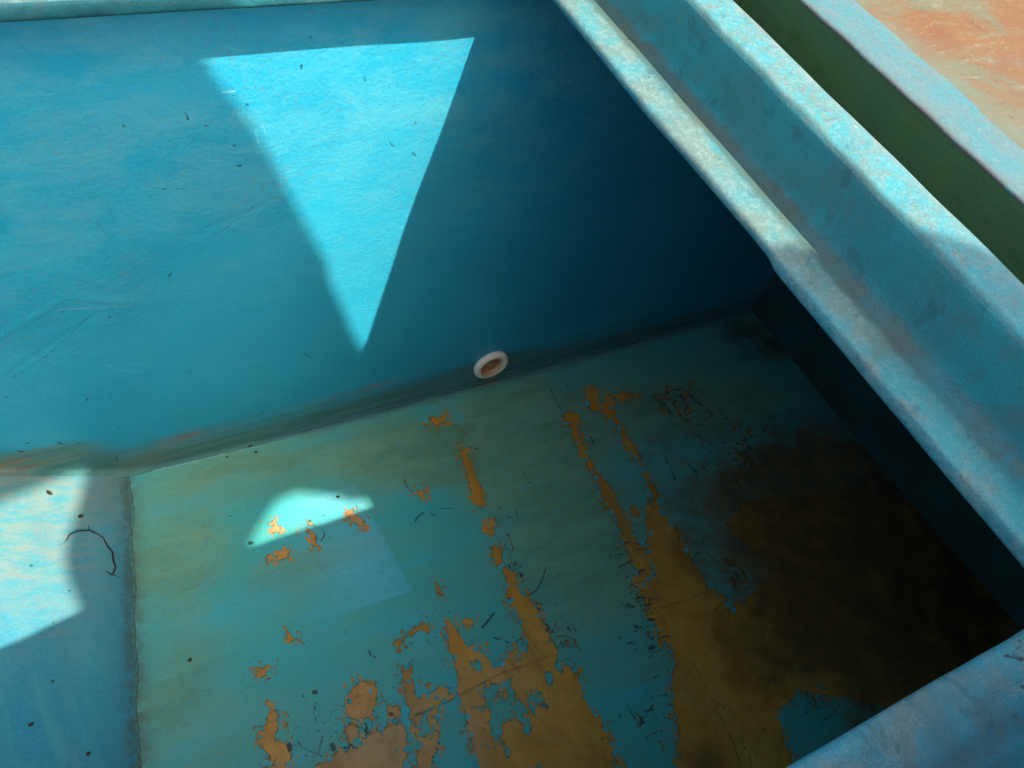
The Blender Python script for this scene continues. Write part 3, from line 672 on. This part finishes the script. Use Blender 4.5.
ring = mesh_obj('drain_fitting', V, F, ring_mat(), tub, dict(grime=gr), origin=TUB0)
V, F = lathe_y([(ro - .0265, -.0), (.020, -.004), (.001, -.004)], rc + np.array([0, .0, 0]), 48)
pm = simple('rusty_drain_plug', (0.42, 0.17, 0.06), (0.55, 0.28, 0.13), 60)
plug = mesh_obj('drain_plug', V, F, pm, ring, origin=TUB0)

# ------------------------------------------------------------------ neighbouring hatch with rust-stained panel
CX = 1.196
cov = empty('hatch_cover', (CX + .7, .5, .0), 'pale blue rimmed hatch beside the tank with orange rust stained panel', 'hatch')
C0 = (CX + .7, .5, .0)
def build_cover():
    ys = np.linspace(-1.2, 2.4, 700)
    pr = [(.0, .012), (.0, .06), (.0, H - .008), (-.002, H - .005), (-.0005, H - .0015), (.004, H), (.014, H + .001)]
    w = .004
    def sweep(pr_, name, mat, extra=None):
        V = []; e = []
        for y in ys:
            wv = .0005 * math.sin(y * 9 + 1) + .0006 * math.sin(y * 23 + 2) + .0008 * math.sin(y * 61)
            for (dx, z) in pr_: V.append((CX + dx + wv, y, z + .0005 * math.sin(y * 31 + dx * 50))); e.append(extra(dx, z) if extra else 0)
        return mesh_obj(name, V, grid_faces(len(ys), len(pr_), True), mat, cov, dict(edge=e), origin=C0)
    sweep(pr[:3], 'coaming_side', mat_cover_side())
    top = pr[2:] + [(x, H + .001) for x in np.linspace(.026, .095, 7)] + [(.11, H - .001), (.13, H - .004), (.15, H - .008)]
    sweep(top, 'coaming_rim', mat_cover_rim(), lambda dx, z: max(0, 1 - max(dx, 0) / .006) * (.2 if z < H - .009 else .8))
    ys2 = np.linspace(-1.2, 2.4, 300); us = np.linspace(0, 1.3, 120); V = []; e = []
    for u in us:
        for y in ys2:
            wv = .003 * math.sin(y * 7) + .004 * math.sin(y * 19 + 1) + .004 * math.sin(y * 47) + .002 * math.sin(y * 110)
            x = CX + .086 + wv * (1 - min(u / .2, 1)) + u
            V.append((x, y, H - .0035 + .0045 * min(u / .03, 1) + .002 * math.sin(x * 9 + y * 7)))
            e.append(min(1, math.exp(-(u / .06) ** 2) + .9 * math.exp(-((y - .35) / .28) ** 2 - ((u - .1) / .25) ** 2)))
    # lift the first row a hair so that the stained skin laps over the rim
    mesh_obj('stained_panel', V, grid_faces(len(us), len(ys2)), mat_rust(), cov, dict(edge=e), origin=C0)
build_cover()

# ------------------------------------------------------------------ twig and crumbs lying in the tank
def lift(p3, h): return np.array(p3) + np.array([0, 0, h])
twm = simple('dark_twig_bark', (0.02, 0.015, 0.012), (0.05, 0.035, 0.025), 200)
pts = [lift(at_panel(p), .004 + .004 * math.sin(i)) for i, p in enumerate([(67, 541), (70, 536), (78, 532), (90, 531), (97, 534), (103, 538), (108, 547), (113, 553), (114, 562), (116, 568), (113, 574), (112, 576)])]
T0 = pts[5]
V, F = tube(pts, [.0016, .0019, .0021, .0023, .0022, .0024, .0024, .0025, .0025, .0024, .0028, .0018], 7)
for seg_, r_ in [([(89, 532), (89, 526)], .0013), ([(112, 575), (106, 572)], .0022), ([(112, 575), (120, 578)], .001), ([(67, 541), (60, 546)], .0006)]:
    v, f_ = tube([lift(at_panel(p), .004) for p in seg_], [r_, r_ * .6], 6); b = len(V); V = list(V) + v; F += [tuple(b + k for k in q) for q in f_]
tw = mesh_obj('twig', V, F, twm, None, origin=T0); tag(tw, 'thin curved dark twig lying on the sloping side panel at the left', 'twig')

crm = simple('dark_crumb', (0.012, 0.012, 0.010), (0.05, 0.035, 0.02), 300)
def crumb(pos, r_, el, rot, name, label, group):
    bm = bmesh.new(); bmesh.ops.create_icosphere(bm, subdivisions=2, radius=1)
    rs = random.Random(int(pos[0] * 1e4))
    for v in bm.verts: v.co *= 1 + rs.uniform(-.22, .22)
    V = np.array([tuple(v.co) for v in bm.verts]) * np.array([r_ * el, r_, r_ * .55]); F = [[v.index for v in f_.verts] for f_ in bm.faces]; bm.free()
    c, s = math.cos(rot), math.sin(rot); V = V @ np.array([[c, s, 0], [-s, c, 0], [0, 0, 1]])
    V += np.array(pos) + np.array([0, 0, r_ * .4])
    o = mesh_obj(name, V, F, crm, None, origin=pos); tag(o, label, 'debris', group)
for p, fn, r_, el, rot, lab in [
    ((250, 446), at_floor, .0052, 1.5, .2, 'largest black crumb on the pale sealant line where floor meets wall'),
    ((256, 452.5), at_floor, .0045, 1.4, -.6, 'black crumb just below the sealant line, beside the largest crumb'),
    ((227, 457.5), at_floor, .0035, 1.5, 0, 'small crumb below the sealant line, left of the two larger crumbs'),
    ((80.5, 516.5), at_panel, .0055, 1.3, 0, 'dark oval crumb on the side panel just above the twig'),
    ((49.5, 493), at_panel, .0045, 2.2, -1.1, 'elongated brown crumb in the sunlit patch of the side panel'),
    ((96, 569), at_panel, .0032, 1.2, 0, 'tiny dark crumb inside the curve of the twig, nearer its end'),
    ((82, 575), at_panel, .0030, 1.2, 0, 'tiny dark crumb below the curve of the twig'),
    ((52, 623), at_panel, .0040, 1.6, 1.5, 'dark crumb at the lower edge of the sunlit patch on the side panel'),
    ((30, 725), at_panel, .0045, 1.6, .2, 'dark crumb on the side panel near the bottom left corner'),
    ((88, 754), at_panel, .0040, 1.5, .3, 'dark crumb at the bottom of the side panel beside the joint'),
    ((461.5, 389), at_floor, .0055, 1.6, .3, 'black crumb in the corner of floor and wall just below the drain'),
    ((338, 497), at_floor, .0040, 1.4, 0, 'crumb at the upper edge of the sunlit patch on the floor'),
    ((190, 660), at_floor, .0040, 1.4, .3, 'crumb alone on the bare floor right of the joint')]:
    crumb(fn(p), r_, el, rot, 'crumb', lab, 'dark crumbs lying in the tank')

# ------------------------------------------------------------------ unseen sheet added above the viewer, outline cut to shape the sun patches
TZ = 2.6
def uv(p3): return (p3[0] - KX * p3[2], p3[1] + KY * p3[2])
def uvl(fn, pts): return [uv(fn(p)) for p in pts]
A = uvl(at_y, [(203, 52), (214, 75), (240, 110), (268, 155), (290, 196), (314, 240), (326, 262), (331, 285), (343, 308), (352, 332), (361, 350)])
B = uvl(at_panel, [(0, 502), (40, 486), (78, 468), (88, 470), (80, 500), (67, 540), (64, 560), (68, 582), (78, 606)])
outer = [(B[-1][0] + .005, -.30), (1.25, -.30), (1.25, .30), (1.10, .40), (1.02, .47), (.97, .52), (.925, .555), (.895, .565)] + A[::-1] + [(A[0][0] - .02, A[0][1] + .06), (A[0][0] - .06, 1.284), (-.14, 1.284), (-.14, B[0][1])] + B
Cp = uvl(at_floor, [(250, 545), (262, 522), (278, 500), (296, 492), (330, 495), (352, 501), (373, 499)])
holeC = [(Cp[0][0] - .005, -.018)] + Cp + [(.886, Cp[-1][1]), (.886, -.018)]
cu = bpy.data.curves.new('shade_sheet_outline', 'CURVE'); cu.dimensions = '2D'; cu.fill_mode = 'BOTH'; cu.extrude = .002
for poly in (outer, holeC):
    sp = cu.splines.new('POLY'); sp.points.add(len(poly) - 1); sp.use_cyclic_u = True
    for i, (u, v) in enumerate(poly): sp.points[i].co = ((u + KX * TZ) * S, (v - KY * TZ) * S, 0, 1)
tmp = bpy.data.objects.new('tmp', cu); sc.collection.objects.link(tmp)
dg = bpy.context.evaluated_depsgraph_get(); me = bpy.data.meshes.new_from_object(tmp.evaluated_get(dg))
bpy.data.objects.remove(tmp)
shade_ob = bpy.data.objects.new('added_shade_sheet', me); sc.collection.objects.link(shade_ob); shade_ob.location = (0, 0, TZ * S)
me.materials.clear(); me.materials.append(simple('shade_sheet_cloth', (0.30, 0.36, 0.36), (0.38, 0.44, 0.44), 30, .8))
tag(shade_ob, 'added sheet above the tank, out of view, cut to shape the sun patches', 'added_shade_sheet')
